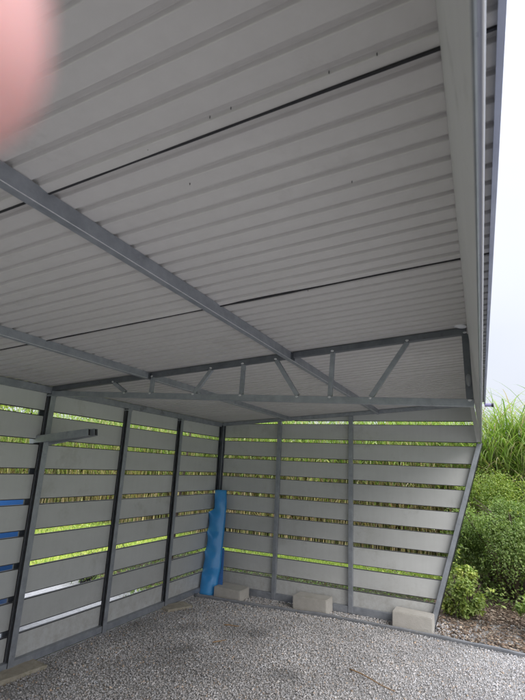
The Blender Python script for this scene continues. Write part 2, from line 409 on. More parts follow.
for i, y in enumerate([-.9643, -1.8478, -2.7486, -3.64, -4.57, -5.50, -6.4, -7.3, -8.22]):
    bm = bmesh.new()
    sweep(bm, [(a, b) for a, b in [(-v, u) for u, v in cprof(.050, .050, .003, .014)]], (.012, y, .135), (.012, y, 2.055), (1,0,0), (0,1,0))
    po = part('post', bm, [M['galv'], M['black_and_shade']], lw, bevel=.0015)
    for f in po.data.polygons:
        if f.normal.y < -.9: f.material_index = 1  # open side painted near-black as the shade inside the profile
    if i in (2, 5):
        bm = bmesh.new(); box(bm, -.052, -.040, y-.045, y+.0, .14, 2.08)
        part('clamp_strip', bm, M['galv_dark'], lw)
    bm = bmesh.new()
    box(bm, -.009, .040, y-.03, y+.03, 2.035, 2.049)
    part('bracket', bm, M['galv'], lw, bevel=.001)
# back wall (gable)
def xr(z):  # inner edge of the sloping end post
    z = np.clip(z, 0, 3)
    return float(np.interp(z, [.12, 1.922, 2.36], [2.50, 3.045, 2.992]))
bm = bmesh.new()
sweep(bm, [(-.04,-.021),(-.002,-.021),(-.002,.021),(-.04,.021)], (.03, 0, roofz(.03)-.024), (3.0, 0, roofz(3.0)-.024), (0,1,0), (0,0,1))
box(bm, .03, 2.49, -.036, -.002, .128, .196); box(bm, .034, .040, -.030, -.006, .15, 2.08)
bw = part('back_wall_frame', bm, M['galv'], bevel=.002)
def back_slat(z0, z1, k, top=None):
    bm = bmesh.new(); nx = 40; pv = None
    for i in range(nx+1):
        t = i/nx
        xa = .004 if top is None else (z0 - top)/s*1.0
        ring = []
        a0 = max(.004, 0 if top is None else (z0+.02-Z0+.03)/s)
        xm = a0 + (xr((z0+z1)/2)-a0)*t
        zz1 = z1 if top is None else roofz(xm) - .008
        for u, z in slat_profile(z0, zz1):
            x = a0 + (xr(z)-a0)*t
            w = .003*noise.noise(Vector((x*1.7, k*4.1, 2))); dz = .002*noise.noise(Vector((x*1.2, k*2.7, 8)))
            ring.append(bm.verts.new((x, .002+u+w, z+dz)))
        if pv:
            for a in range(len(ring)): bm.faces.new((pv[a], pv[(a+1)%len(ring)], ring[(a+1)%len(ring)], ring[a]))
        else: bm.faces.new(ring)
        pv = ring
    bm.faces.new(pv)
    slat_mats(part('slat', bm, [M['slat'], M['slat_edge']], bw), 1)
for k in range(1, 10):
    zt = H - (k-1)*P - gap/2
    zb = H - k*P + gap/2 if k < 9 else .150
    back_slat(zb, zt, k+20)
back_slat(H+gap/2, 2.3, 40, top=True)
for x in (.831, 1.719):
    bm = bmesh.new()
    sweep(bm, cprof(.046, .040, .003, .012), (x, -.0235, .135), (x, -.0235, roofz(x)-.048), (1,0,0), (0,1,0))
    part('post', bm, M['galv'], bw, bevel=.0015)
bm = bmesh.new()   # corner post, two angles back to back
sweep(bm, [(-v, u) for u, v in cprof(.040, .040, .003, .012)], (.012, -.034, .13), (.012, -.034, 2.075), (1,0,0), (0,1,0))
box(bm, .040, .060, -.020, -.004, .135, 2.07)
part('corner_post', bm, M['galv_dark'], bw, bevel=.001)
bm = bmesh.new()
sweep(bm, rect(.048, .044), (2.522, -.025, .115), (3.058, -.025, 1.915), (1,0,0), (0,1,0))
ip = part('sloping_post', bm, M['galv'], bw, bevel=.002)
bm = bmesh.new()
sweep(bm, rect(.008, .044), (2.552, -.026, .115), (3.088, -.026, 1.915), (1,0,0), (0,1,0)); box(bm, 2.49, 2.585, -.07, .02, .117, .125)
part('post_flange', bm, M['black_and_shade'], bw)
bm = bmesh.new()
sweep(bm, rect(.040, .040), (3.052, -.026, 1.93), (3.010, -.026, 2.318), (1,0,0), (0,1,0))
part('kinked_post', bm, M['fascia'], bw, bevel=.002)

# long fascia beam over the open side
def long(prof, name, mat, y0=-.045, y1=YE, bevel=0, parent=None, n=30, wob=0):
    bm = bmesh.new(); pv = None
    for j in range(n+1):
        y = y0+(y1-y0)*j/n; w = wob*noise.noise(Vector((0, y*1.3, len(prof))))
        ring = [bm.verts.new((x+w, y, z)) for x, z in prof]
        if pv:
            for a in range(len(ring)): bm.faces.new((pv[a], pv[(a+1)%len(ring)], ring[(a+1)%len(ring)], ring[a]))
        else: bm.faces.new(ring)
        pv = ring
    bm.faces.new(pv)
    return part(name, bm, mat, parent, bevel=bevel)
fa = long([(3.034,2.345),(3.0685,1.921),(3.0705,1.921),(3.036,2.345)], 'fascia_panel', M['fascia'], y0=.02, wob=.001)
long([(3.0688,1.917),(3.0712,1.914),(3.0730,1.917),(3.0712,1.9205)], 'fascia_lip', M['galv'], y0=.02, parent=fa)
long([(3.0735,1.921),(3.0775,1.921),(3.110,2.335),(3.106,2.335)], 'outer_fascia', M['trim'], y0=.02, parent=fa)
long([(3.0772,1.9185),(3.0790,1.9185),(3.0790,1.924),(3.0772,1.924)], 'outer_lip', M['fascia'], y0=.02, parent=fa)
long([(3.127,2.333),(3.140,2.330),(3.146,2.40),(3.132,2.40)], 'edge_trim', M['trim'], y0=.09, wob=.0008)
bm = bmesh.new()
bmesh.ops.create_cone(bm, cap_ends=True, segments=24, radius1=.018, radius2=.018, depth=.07, matrix=Matrix.Translation((3.165,.03,2.318)) @ Matrix.Rotation(R(90),4,'Y'))
o = part('drain_stub', bm, M['purple'], bevel=.002)
bm = bmesh.new()
bmesh.ops.create_cone(bm, cap_ends=True, segments=24, radius1=.021, radius2=.021, depth=.022, matrix=Matrix.Translation((3.206,.03,2.316)) @ Matrix.Rotation(R(90),4,'Y'))
part('cap', bm, M['black'], o, bevel=.002)

# ------------------------------------------------------------------ fitting at the truss end
q = on(459, 325.5, (0,1,0), -2.80)
fx = tag(empty('light_fitting', q), 'small white oval light fitting fixed at the right end of the truss', 'light fitting')
bm = bmesh.new(); r = bmesh.ops.create_uvsphere(bm, u_segments=24, v_segments=12, radius=1)
for v in bm.verts: v.co = Vector((v.co.x*.040, v.co.y*.028, v.co.z*.014)); 
bmesh.ops.rotate(bm, verts=bm.verts, cent=(0,0,0), matrix=Matrix.Rotation(R(14),3,'Y'))
bmo('diffuser', bm, M['white'], fx, smooth=True)
bm = bmesh.new(); box(bm, -.030, .036, -.022, .030, .016, .034); bmo('mount', bm, M['black'], fx, bevel=.003)
q = on(468.5, 380, (0,1,0), -2.775)
bm = bmesh.new(); bmesh.ops.create_uvsphere(bm, u_segments=20, v_segments=10, radius=1)
for v in bm.verts: v.co = Vector((v.co.x*.013, v.co.y*.012, v.co.z*.034)) + q
tag(bmo('junction_box', bm, M['edging'], smooth=True), 'small rounded grey box on the short vertical member ending the truss', 'junction box')

# ------------------------------------------------------------------ two loose steel channels poking through the low wall
for i, dy in enumerate((0, .055)):
    a = Vector((-.07, -2.80+dy*1.5, 1.690-.018*i)); b = Vector((.44 + .0*i, -2.725+dy, 1.765)) if i == 0 else Vector((.45, -2.725+dy, 1.770))
    t = tag(empty('steel_tube', a), ['square steel tube poking through the slatted wall, the one with its end nearer the camera',
            'square steel tube poking through the slatted wall, set farther back'][i], 'steel tube', 'steel tubes pushed through the wall')
    bm = bmesh.new(); d = (b-a)
    w = .036; prof_o = rect(w, .052); prof_i = rect(w-.006, .046)
    dn = d.normalized(); u = Vector((0,1,0)); v = dn.cross(u).normalized(); u = v.cross(dn).normalized()
    A = [bm.verts.new(u*p[0]+v*p[1]) for p in prof_o]; B = [bm.verts.new(d+u*p[0]+v*p[1]) for p in prof_o]
    Bi = [bm.verts.new(d+u*p[0]+v*p[1]) for p in prof_i]; Ai = [bm.verts.new(d*.3+u*p[0]+v*p[1]) for p in prof_i]
    for k in range(4):
        j = (k+1) % 4
        bm.faces.new((A[k],A[j],B[j],B[k])); bm.faces.new((B[k],B[j],Bi[j],Bi[k])); bm.faces.new((Bi[k],Bi[j],Ai[j],Ai[k]))
    bm.faces.new(A[::-1]); bm.faces.new(Ai)
    bmo('tube_wall', bm, M['galv'], t)
    bm = bmesh.new()
    for k, (uu, vv) in enumerate([(0,0)]):
        C = [bm.verts.new(d*.985+u*p[0]*.98+v*p[1]*.98) for p in prof_i]; bm.faces.new(C)
    bmo('end_cap', bm, M['black'], t)

# ------------------------------------------------------------------ concrete blocks
def block(loc, rz, w, d, h, label, tilt=(0,0)):
    bm = bmesh.new(); box(bm, -w/2, w/2, -d/2, d/2, 0, h)
    bmesh.ops.bevel(bm, geom=bm.edges[:], offset=.006, segments=2, affect='EDGES')
    bmesh.ops.subdivide_edges(bm, edges=[e for e in bm.edges if e.calc_length() > .05], cuts=9, use_grid_fill=True)
    sd = Vector((loc[0]*7, loc[1]*5, 0))
    for v in bm.verts: v.co += v.co.normalized()*(.0016*noise.noise(v.co*14+sd) + .0006*noise.noise(v.co*70+sd))
    o = bmo('concrete_block', bm, M['block'], smooth=False)
    o.location = loc; o.rotation_euler = (tilt[0], tilt[1], rz)
    return tag(o, label, 'concrete block', 'concrete blocks along the back wall')
block((.385, -.200, G-.004), R(-3), .34, .22, .118, 'beige concrete block beside the blue sheet in the corner', (R(2), R(1)))
block((1.335, -.130, G-.004), R(-4), .38, .20, .145, 'beige concrete block at the middle of the back wall, between the two posts and the corner', (R(1), R(-1)))
block((2.365, -.125, G-.004), R(-2), .37, .20, .150, 'beige concrete block beside the foot of the sloping end post', (0, R(1)))
bpy.data.objects['concrete_block.001']['label'] = 'middle one of the three beige concrete blocks along the back wall'
def paver(loc, rz, w, d, h, label):
    bm = bmesh.new(); box(bm, -w/2, w/2, -d/2, d/2, 0, h)
    bmesh.ops.subdivide_edges(bm, edges=bm.edges[:], cuts=8, use_grid_fill=True)
    for v in bm.verts: v.co += Vector((noise.noise(v.co*12+Vector(loc)), noise.noise(v.co*12+Vector((5,1,2))), .6*noise.noise(v.co*18)))*.010
    o = bmo('paving_slab', bm, M['paver'], smooth=False); o.location = loc; o.rotation_euler = (R(2), R(1), rz)
    return tag(o, label, 'paving slab', 'rough slabs under the side wall posts')
paver((.085, -2.74, G-.012), R(86), .36, .15, .045, 'mossy rough slab under the nearest post at the left edge')
paver((.115, -.89, G-.012), R(70), .30, .15, .04, 'pale rough slab under the third post, nearer the blue sheet')

# ------------------------------------------------------------------ blue creased sheet leaning in the corner
rows = [(490,215.0,223.5),(499,214.6,223.5),(509,214.4,223.3),(512,208.5,222.8),(518,209.2,222.4),(526,209.0,221.6),(532,207.0,221.0),(538,207.6,220.4),
        (546,206.6,219.6),(552,204.6,219.0),(558,205.0,218.4),(568,202.8,217.6),(578,201.2,215.2),(588,199.8,213.8),(598,198.4,212.4)]
def plane_pt(px, py, off=0):
    # plane leaning back into the corner: y from -.30 at the floor to -.10 at z 1.27
    n = Vector((-.10, 1, -.16)); d = n.dot(Vector((.1, -.30+off, G)))
    return on(px, py, n, d)
bm = bmesh.new(); pv = None; nr = 60
py = np.linspace(490, 598, nr); xl = np.interp(py, [r[0] for r in rows], [r[1] for r in rows]); xrr = np.interp(py, [r[0] for r in rows], [r[2] for r in rows])
creases = [510, 531, 551, 575]
for i in range(nr):
    c = min(abs(py[i]-k) for k in creases)
    puff = .022*min(1, c/7)**.7
    ring = []
    for j in range(9):
        t = j/8; px = xl[i]+(xrr[i]-xl[i])*t
        q = plane_pt(px, py[i])
        bulge = puff*math.sin(math.pi*min(1, t*1.15))**.8 if t < .87 else -.03*(t-.85)/.15
        bulge += .003*noise.noise(Vector((t*3, py[i]*.09, 3)))
        ring.append(bm.verts.new(q + Vector((.1, -1, .1))*bulge))
    for t in (1.0, .5, 0):
        q = plane_pt(xl[i]+(xrr[i]-xl[i])*t, py[i]); ring.append(bm.verts.new(q + Vector((-.02 if t < .5 else .02, .045, 0))))
    if pv:
        for a in range(len(ring)): bm.faces.new((pv[a], pv[(a+1)%len(ring)], ring[(a+1)%len(ring)], ring[a]))
    else: bm.faces.new(ring)
    pv = ring
bm.faces.new(pv)
bs = tag(empty('blue_plastic_sheet', (.1, -.2, G)), 'creased glossy blue plastic sheet folded narrow and leaning upright in the corner', 'plastic sheet')
bmesh.ops.translate(bm, verts=bm.verts, vec=-Vector((.1,-.2,G)))
bmo('sheet', bm, M['bluesheet'], bs, smooth=True)
bm = bmesh.new()
qa = [plane_pt(x, y, .05) for x, y in ((217.5,549),(224.0,548),(221.6,594),(214.5,594))]
f = [bm.verts.new(q) for q in qa]; g2 = [bm.verts.new(q+Vector((0,.012,0))) for q in qa]
bm.faces.new(f); bm.faces.new(g2[::-1])
for k in range(4): bm.faces.new((f[k], f[(k+1)%4], g2[(k+1)%4], g2[k]))
bmesh.ops.translate(bm, verts=bm.verts, vec=-Vector((.1,-.2,G)))
bmo('back_fold', bm, M['barrel'], bs)

# ------------------------------------------------------------------ sticks and dry leaves on the gravel
def stick(pts, r, label, name='dry_stick', cat='stick'):
    bm = bmesh.new(); pv = None
    for i, p in enumerate(pts):
        t = i/(len(pts)-1); rr = r*(1-.5*t); d = (Vector(pts[min(i+1,len(pts)-1)])-Vector(pts[max(i-1,0)])).normalized()
        u = d.cross(Vector((0,0,1))).normalized(); v = d.cross(u)
        ring = [bm.verts.new(Vector(p)+u*rr*math.cos(a*1.0472)+v*rr*math.sin(a*1.0472)) for a in range(6)]
        if pv:
            for a in range(6): bm.faces.new((pv[a], pv[(a+1)%6], ring[(a+1)%6], ring[a]))
        else: bm.faces.new(ring)
        pv = ring
    bm.faces.new(pv); return tag(bmo(name, bm, M['stick'], smooth=True), label, cat)
stick([(2.07+.36*t, -1.445-.185*t+.006*math.sin(t*7), G+.018+.004*math.sin(t*5)) for t in np.linspace(0,1,12)], .0055, 'thin straight brown stick lying on the open gravel near the bottom of the frame')
stick([(.80+.13*t, -1.10+.05*t+.01*math.sin(t*6), G+.016) for t in np.linspace(0,1,8)], .006, 'short tan dry stalk lying on the gravel in front of the blue sheet', cat='stalk', name='dry_stalk')
stick([(.93+.07*t, -1.53+.11*t, G+.016) for t in np.linspace(0,1,6)], .005, 'short brown twig on the gravel toward the left wall', name='twig', cat='twig')

# ------------------------------------------------------------------ vegetation
def leaves(pos, nrm, ln, wd, cols, name, parent=None, mat='leaf'):
    """folded leaf of 2 quads-ish : 4-vert rhombus + mid fold"""
    n = len(pos)
    d = rng.normal(0, 1, (n, 3)); d -= nrm*(d*nrm).sum(1, keepdims=True); d /= np.linalg.norm(d, axis=1, keepdims=True)
    d[:, 2] -= .25; d /= np.linalg.norm(d, axis=1, keepdims=True)
    sd = np.cross(nrm, d); sd /= np.linalg.norm(sd, axis=1, keepdims=True)
    L_, W_ = ln[:, None], wd[:, None]
    tip = pos + d*L_; m = pos + d*L_*.45
    a = m + sd*W_*.5 + nrm*W_*.15; b = m - sd*W_*.5 + nrm*W_*.15
    V = np.stack([pos, a, tip, b], 1).reshape(-1, 3); F = (np.array([(0,1,2),(0,2,3)])[None]+(np.arange(n)*4)[:, None, None]).reshape(-1, 3)
    return np_mesh(name, V, F, 3, np.repeat(cols, 4, 0), M[mat], parent)
def unit(n):
    v = rng.normal(0, 1, (n, 3)); return v/np.linalg.norm(v, axis=1, keepdims=True)
def branch_mesh(segs, name, mat, parent=None, k=5):
    bm = bmesh.new()
    for a, b, ra, rb in segs:
        a, b = Vector(a), Vector(b); d = (b-a)
        if d.length < 1e-4: continue
        d.normalize(); u = d.orthogonal().normalized(); v = d.cross(u)
        A = [bm.verts.new(a+(u*math.cos(6.283*i/k)+v*math.sin(6.283*i/k))*ra) for i in range(k)]
        B = [bm.verts.new(b+(u*math.cos(6.283*i/k)+v*math.sin(6.283*i/k))*rb) for i in range(k)]
        for i in range(k): bm.faces.new((A[i], A[(i+1)%k], B[(i+1)%k], B[i]))
        bm.faces.new(A[::-1]); bm.faces.new(B)
    return bmo(name, bm, mat, parent)
def shrub(name, loc, rx, ry, h, nl, llen, pal, label, cat='shrub', stems=10, low=.15, group=None, upright=.0, lobes=26):
    t = tag(empty(name, loc), label, cat, group)
    segs = []; tips = []
    for i in range(stems):
        a = random.uniform(0, 6.283); r0 = random.uniform(.0, .25); p = Vector((rx*r0*math.cos(a)*.6, ry*r0*math.sin(a)*.6, -.02))
        a2 = a + random.uniform(-.5, .5); r1 = random.uniform(.3, .85); q = Vector((rx*r1*math.cos(a2), ry*r1*math.sin(a2), h*random.uniform(.55, .92)))
        m = p.lerp(q, .5) + Vector((0,0,h*.12)); rr = .008+.010*h
        segs += [(p, m, rr, rr*.7), (m, q, rr*.7, rr*.3)]
        for _ in range(4):
            s0 = m.lerp(q, random.random()); e = s0 + Vector((random.gauss(0,rx*.25), random.gauss(0,ry*.25), random.uniform(0,h*.2))); segs.append((s0, e, rr*.35, rr*.15)); tips.append(e)
        tips.append(q)
    branch_mesh(segs, 'stems', M['bark'], t)
    # lobes of leaves
    cen = []
    for i in range(lobes):
        a = random.uniform(0, 6.283); z = random.uniform(low, .95); rr = math.sqrt(max(.05, 1-(2*z-1.0)**2*.8))*random.uniform(.45, .9)
        cen.append((rx*rr*math.cos(a), ry*rr*math.sin(a), h*z, random.uniform(.13, .28)))
    cen = np.array(cen); idx = rng.integers(0, len(cen), nl)
    o = unit(nl); rad = cen[idx, 3]*(rng.random(nl)**.4)
    pos = cen[idx, :3] + o*rad[:, None]*np.array([rx, ry, h*.75]) * 1.1
    pos[:, 2] = np.maximum(pos[:, 2], .01)
    nr_ = o*.5 + rng.normal(0, .5, (nl, 3)) + np.array([0,0,.6]); nr_ /= np.linalg.norm(nr_, axis=1, keepdims=True)
    # young shoots standing out of the crown break up its outline
    nsh = max(10, nl//420); per = 22
    sa = rng.uniform(0, 6.283, nsh); sr = rng.uniform(.2, .95, nsh); sz0 = h*(.55+.35*rng.random(nsh))*(1.05-.45*sr**2)
    s0 = np.stack([rx*sr*np.cos(sa), ry*sr*np.sin(sa), sz0], 1); sdv = np.stack([np.cos(sa)*sr*.8, np.sin(sa)*sr*.8, np.full(nsh, .75)], 1) + rng.normal(0, .25, (nsh,3))
    sl_ = (.16+.20*rng.random(nsh))*(.5+.5*h); tt = rng.random((nsh, per))
    sp = (s0[:, None] + sdv[:, None]*(sl_[:, None]*tt)[..., None]*1.3 + np.array([0,0,-.16])*(tt**2*sl_[:, None])[..., None] + rng.normal(0, .006, (nsh, per, 3))).reshape(-1, 3)
    k_ = min(len(sp), nl//3); sel = rng.permutation(nl)[:k_]; pos[sel] = sp[:k_]; idx[sel] = 0; lightk = np.zeros(nl); lightk[sel] = .3
    pal = np.array(pal); lob = rng.random(len(cen))
    c = .8*pal[(np.clip(lob[idx]*.6 + lightk + rng.random(nl)*.55, 0, .999)*len(pal)).astype(int)] * rng.uniform(.7, 1.3, (nl, 1))
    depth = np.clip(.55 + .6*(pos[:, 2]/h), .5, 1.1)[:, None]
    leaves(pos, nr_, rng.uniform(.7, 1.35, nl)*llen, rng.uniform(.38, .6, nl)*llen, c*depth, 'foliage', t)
    return t
dark = [(.13,.20,.06),(.19,.28,.08),(.27,.37,.11),(.36,.46,.16)]
mid = [(.18,.29,.07),(.27,.40,.10),(.37,.50,.13),(.48,.60,.20)]
lime = [(.24,.36,.07),(.36,.46,.09),(.48,.56,.12),(.60,.64,.20)]
shrub('shrub', (3.35, 1.75, G), .85, .75, 1.16, 42000, .031, dark+mid[:3], 'large dark green shrub with arching small leaved branches right of the sloping post', low=.38, stems=22, lobes=46)
shrub('shrub', (4.75, 2.2, G), .8, .7, 1.35, 12000, .045, dark+mid[:3], 'green shrub at the far right beyond the large dark one', low=.3, stems=14)
shrub('shrub', (2.80, .62, G), .30, .28, .48, 3600, .042, mid[1:]+lime, 'low lime green shrub growing at the foot of the sloping post', low=.12, stems=9, lobes=20)
shrub('shrub', (3.58, .28, G), .30, .28, .42, 3000, .045, mid+lime[:2], 'low bright green shrub at the right edge of the frame on the mulch', low=.12, stems=8, lobes=18)
for o, (lx) in zip([x for x in bpy.data.objects if x.name.startswith('shrub')], range(9)): pass
shrub('weed_plant', (3.15, 2.60, G), .60, .45, 1.45, 18000, .032, mid+lime[:3], 'tall feathery light green plant behind the large dark shrub, left one', 'plant', low=.45, stems=20, lobes=40)
shrub('weed_plant', (4.00, 2.65, G), .60, .45, 1.5, 12000, .030, mid+lime[:2], 'tall feathery light green plant behind the large dark shrub, right one', 'plant', low=.45, stems=18, lobes=34)

def reeds(bx, by, name, label, cat, hmin, hmax, nb, kind=None, group=None, loc=None, drygreen=.35, stemw=.006):
    """stems with long arching blades"""
    ns = len(bx); SEG = 6
    h = rng.uniform(hmin, hmax, ns); la = rng.uniform(0, 6.283, ns); lean = rng.uniform(0, .16, ns)
    loc = loc or Vector((0,0,G))
    t = tag(empty(name, loc), label, cat, group, kind) if kind is None else None
    # stems (three-sided)
    V = []; F = []; C = []
    base = np.stack([bx-loc[0], by-loc[1], np.zeros(ns)], 1) + (np.array([0,0,G]) if t is None else 0)
    topp = base + np.stack([np.cos(la)*lean*h, np.sin(la)*lean*h, h*.86], 1)
    ang = np.array([0, 2.094, 4.188])
    ringo = np.stack([np.cos(ang), np.sin(ang), ang*0], 1)
    A = base[:, None]+ringo*stemw; B = topp[:, None]+ringo*stemw*.4
    SV = np.concatenate([A, B], 1).reshape(-1, 3)
    q = np.array([(0,1,4,3),(1,2,5,4),(2,0,3,5)]); SF = (q[None]+(np.arange(ns)*6)[:, None, None]).reshape(-1, 4)
    stc = np.array([(.80,.66,.46),(.68,.52,.34),(.48,.36,.22),(.40,.46,.16),(.88,.76,.56),(.20,.24,.10),(.34,.40,.14)])[rng.integers(0, 7, ns)]*rng.uniform(.45, 1.2, (ns,1))
    # blades
    i = np.repeat(np.arange(ns), nb); n = len(i)
    u = rng.uniform(.12, 1, n); start = base[i] + (topp-base)[i]*u[:, None]
    az = rng.uniform(0, 6.283, n); ln = rng.uniform(.5, 1.3, n)*(.6+.5*u); el = rng.uniform(.9, 1.42, n); droop = rng.uniform(.7, 2.4, n)
    w = rng.uniform(.010, .024, n)
    drymask = (rng.random(n) < np.clip(1.15-1.5*u, .05, .95)*(1-drygreen) + .08)
    gp = np.array([(.20,.34,.07),(.28,.44,.09),(.38,.54,.12),(.50,.64,.22),(.62,.70,.36)]); dp = np.array([(.70,.56,.36),(.56,.42,.25),(.85,.74,.52),(.42,.31,.19)])
    FO = .8
    bc = FO*np.where(drymask[:, None], dp[rng.integers(0,4,n)], gp[rng.integers(0,5,n)])*rng.uniform(.75, 1.25, (n,1))
    hd = np.stack([np.cos(az), np.sin(az), az*0], 1); sd = np.stack([-np.sin(az), np.cos(az), az*0], 1)
    P = start.copy(); rows_ = []
    for k in range(SEG+1):
        tt = k/SEG; ww = w*(1-tt**1.8)*.5*(1 if k else .6) + .0006
        rows_.append(P - sd*ww[:, None]); rows_.append(P + sd*ww[:, None])
        e = el - droop*tt*1.1
        P = P + (hd*np.cos(e)[:, None] + np.array([0,0,1])*np.sin(e)[:, None])*(ln/SEG)[:, None]
    BV = np.stack(rows_, 1).reshape(-1, 3); BV[:, 2] = np.maximum(BV[:, 2], (G if t is None else 0)+.01)
    q = np.array([(2*k, 2*k+1, 2*k+3, 2*k+2) for k in range(SEG)]); BF = (q[None]+(np.arange(n)*(2*SEG+2))[:, None, None]).reshape(-1, 4)
    bcv = np.repeat(bc, 2*SEG+2, 0)
    if t is None:
        o = np_mesh(name, np.concatenate([SV, BV]), np.concatenate([SF, BF+len(SV)]), 4, np.concatenate([np.repeat(stc,6,0), bcv]), M['blade'])
        return tag(o, label, cat, group, kind)
    np_mesh('stems', SV, SF, 4, np.repeat(stc,6,0), M['blade'], t)
    np_mesh('blades', BV, BF, 4, bcv, M['blade'], t)
    return t
clumps = [(3.45,3.55,'tall green reed clump standing directly right of the roof edge'),(4.15,3.75,'tall green reed clump at the right edge of the frame behind the shrubs'),
          (4.9,3.6,'tall reed clump beyond the right edge shrubs, arching outward'),(5.8,3.9,'tall reed clump farthest to the right in the row')]
for j, (x, y, lab) in enumerate(clumps):
    n = 185; a = rng.uniform(0, 6.283, n); r = np.sqrt(rng.random(n))*.52
    reeds(x+r*np.cos(a), y+r*np.sin(a)*.7, 'reed_clump', lab, 'reeds', 2.0, 2.8, 17, group='reed clumps right of the carport', loc=Vector((x,y,G)), drygreen=.55)
# thicket behind the back wall and the low wall, one mass
n = 5200
bx = rng.uniform(-9.5, 3.0, n); by = rng.uniform(3.5, 5.6, n)
n2 = 1900; lx = rng.uniform(-11.3, -9.2, n2); ly = rng.uniform(-8, 5.0, n2)
reeds(np.concatenate([bx, lx]), np.concatenate([by, ly]), 'reed_thicket', 'dense straw coloured and green reed thicket seen through the gaps of both slatted walls', 'reeds', 1.9, 2.9, 5, kind='stuff', drygreen=.05, stemw=.0065)
# lawn blades
def turf(name, x0, x1, y0, y1, n, label, pal, hh=.05):
    x = rng.uniform(x0, x1, n); y = rng.uniform(y0, y1, n); a = rng.uniform(0, 6.283, n); h = rng.uniform(.5, 1.3, n)*hh
    p = np.stack([x, y, np.full(n, G-.012)], 1); sdv = np.stack([np.cos(a), np.sin(a), a*0], 1)*.006
    tip = p + np.stack([rng.normal(0, .3, n)*h, rng.normal(0, .3, n)*h, h], 1)
    V = np.stack([p-sdv, p+sdv, tip], 1).reshape(-1, 3); F = np.arange(3*n).reshape(-1, 3)
    c = np.array(pal)[rng.integers(0, len(pal), n)]*rng.uniform(.8, 1.2, (n,1))
    return tag(np_mesh(name, V, F, 3, np.repeat(c, 3, 0), M['blade']), label, 'grass', kind='stuff')
turf('lawn_grass', -9, -2.6, -7, 4, 60000, 'bright yellow green lawn grass beyond the pale path outside the low wall', lime+mid, .06)
turf('grass', -2.5, 2.6, 1.7, 3.4, 30000, 'bright green grass strip behind the back wall', lime+mid[1:], .09)
def litter(name, x0, x1, y0, y1, n, hh, pal, label, ll=.035):
    x = rng.uniform(x0, x1, n); y = rng.uniform(y0, y1, n); f = np.clip(.5+1.3*nz(x, y, 1.7, 2), .05, 1.2)
    pos = np.stack([x, y, G + rng.random(n)*hh*f], 1); nr_ = rng.normal(0, .5, (n,3))+np.array([0,0,.8]); nr_ /= np.linalg.norm(nr_, axis=1, keepdims=True)
    tag(leaves(pos, nr_, rng.uniform(.6,1.4,n)*ll, rng.uniform(.3,.6,n)*ll, np.array(pal)[rng.integers(0,len(pal),n)]*rng.uniform(.6,1.2,(n,1)), name), label, 'ground cover', kind='stuff')
litter('ground_cover', -2.4, 2.45, .10, 1.7, 9000, .16, dark[:2]+mid[:1]+[(.16,.11,.07),(.10,.07,.05)], 'dark low weeds and dead leaves on the shaded ground right behind the back wall')
litter('ivy_ground_cover', -2.4, -.15, -.9, .1, 3500, .14, lime[:2]+dark+[(.3,.22,.15)], 'mixed green weeds and dead leaves outside the low wall near the corner')
litter('strip_weeds', -2.4, 2.5, 1.75, 3.3, 9000, .13, mid[:3]+dark+lime[1:3]+[(.45,.38,.24),(.2,.14,.09)], 'patchy weeds and dead leaves on the grass strip behind the back wall', .04)
litter('shrub_undergrowth', 2.6, 6.0, 1.15, 3.2, 9000, .42, mid+dark, 'low green undergrowth filling the ground between and behind the shrubs', .045)
litter('tall_weeds', -7.5, -2.9, -5.5, 3.0, 9000, .22, lime+mid+[(.5,.42,.25)], 'loose yellow green weeds scattered through the lawn outside the low wall', .06)
q = on(88, 579, (0,0,1), G+.04)
fp = tag(empty('flower_pot', (q.x, q.y, G)), 'black plastic flower pot on the pale path outside the low wall', 'flower pot')
# trees
def tree(name, loc, h, cr, nl, pal, label, group='trees beyond the reeds', llen=.12):
    t = tag(empty(name, loc), label, 'tree', group); segs = []; p = Vector((0,0,-.1)); rr = .05*h/3
    for i in range(6):
        q = p + Vector((random.gauss(0,.08), random.gauss(0,.08), h*.14)); segs.append((p, q, rr, rr*.85)); p = q; rr *= .85
        if i > 1:
            for _ in range(3):
                a = random.uniform(0, 6.283); e = p + Vector((math.cos(a)*cr*.6, math.sin(a)*cr*.6, random.uniform(.2,.7)*cr)); segs.append((p, e, rr*.6, rr*.2))
    branch_mesh(segs, 'trunk', M['bark'], t, 7)
    cen = np.array([(random.gauss(0,cr*.45), random.gauss(0,cr*.45), h*random.uniform(.35,.95), random.uniform(.25,.45)*cr) for _ in range(34)])
    idx = rng.integers(0, len(cen), nl); o = unit(nl); pos = cen[idx,:3] + o*(cen[idx,3]*rng.random(nl)**.4)[:, None]
    nr_ = o*.5+rng.normal(0,.5,(nl,3))+np.array([0,0,.6]); nr_ /= np.linalg.norm(nr_, axis=1, keepdims=True)
    lob = rng.random(len(cen)); pal = np.array(pal)
    c = pal[(np.clip(lob[idx]*.6+rng.random(nl)*.5,0,.999)*len(pal)).astype(int)]*rng.uniform(.7,1.25,(nl,1))
    leaves(pos, nr_, rng.uniform(.7,1.3,nl)*llen, rng.uniform(.4,.6,nl)*llen, c, 'crown', t)
tree('tree', (-12.5, 3.0, G), 4.6, 1.7, 9000, lime, 'bright lime green tree beyond the reeds, seen through the top gap of the low wall')
tree('tree', (-12.0, 6.8, G), 4.8, 1.9, 9000, lime[:3]+mid[2:], 'broad yellow green tree beyond the reeds toward the corner of the carport')
tree('tree', (-8.0, 8.2, G), 4.6, 1.9, 9000, lime[:2]+mid, 'mid green tree standing behind the corner of the carport')
tree('tree', (-3.4, 8.6, G), 4.0, 1.8, 9000, mid+lime[:2], 'rounded green tree behind the left half of the back wall')
tree('tree', (1.0, 9.0, G), 3.6, 1.7, 8000, mid+lime, 'pale green tree behind the right half of the back wall')
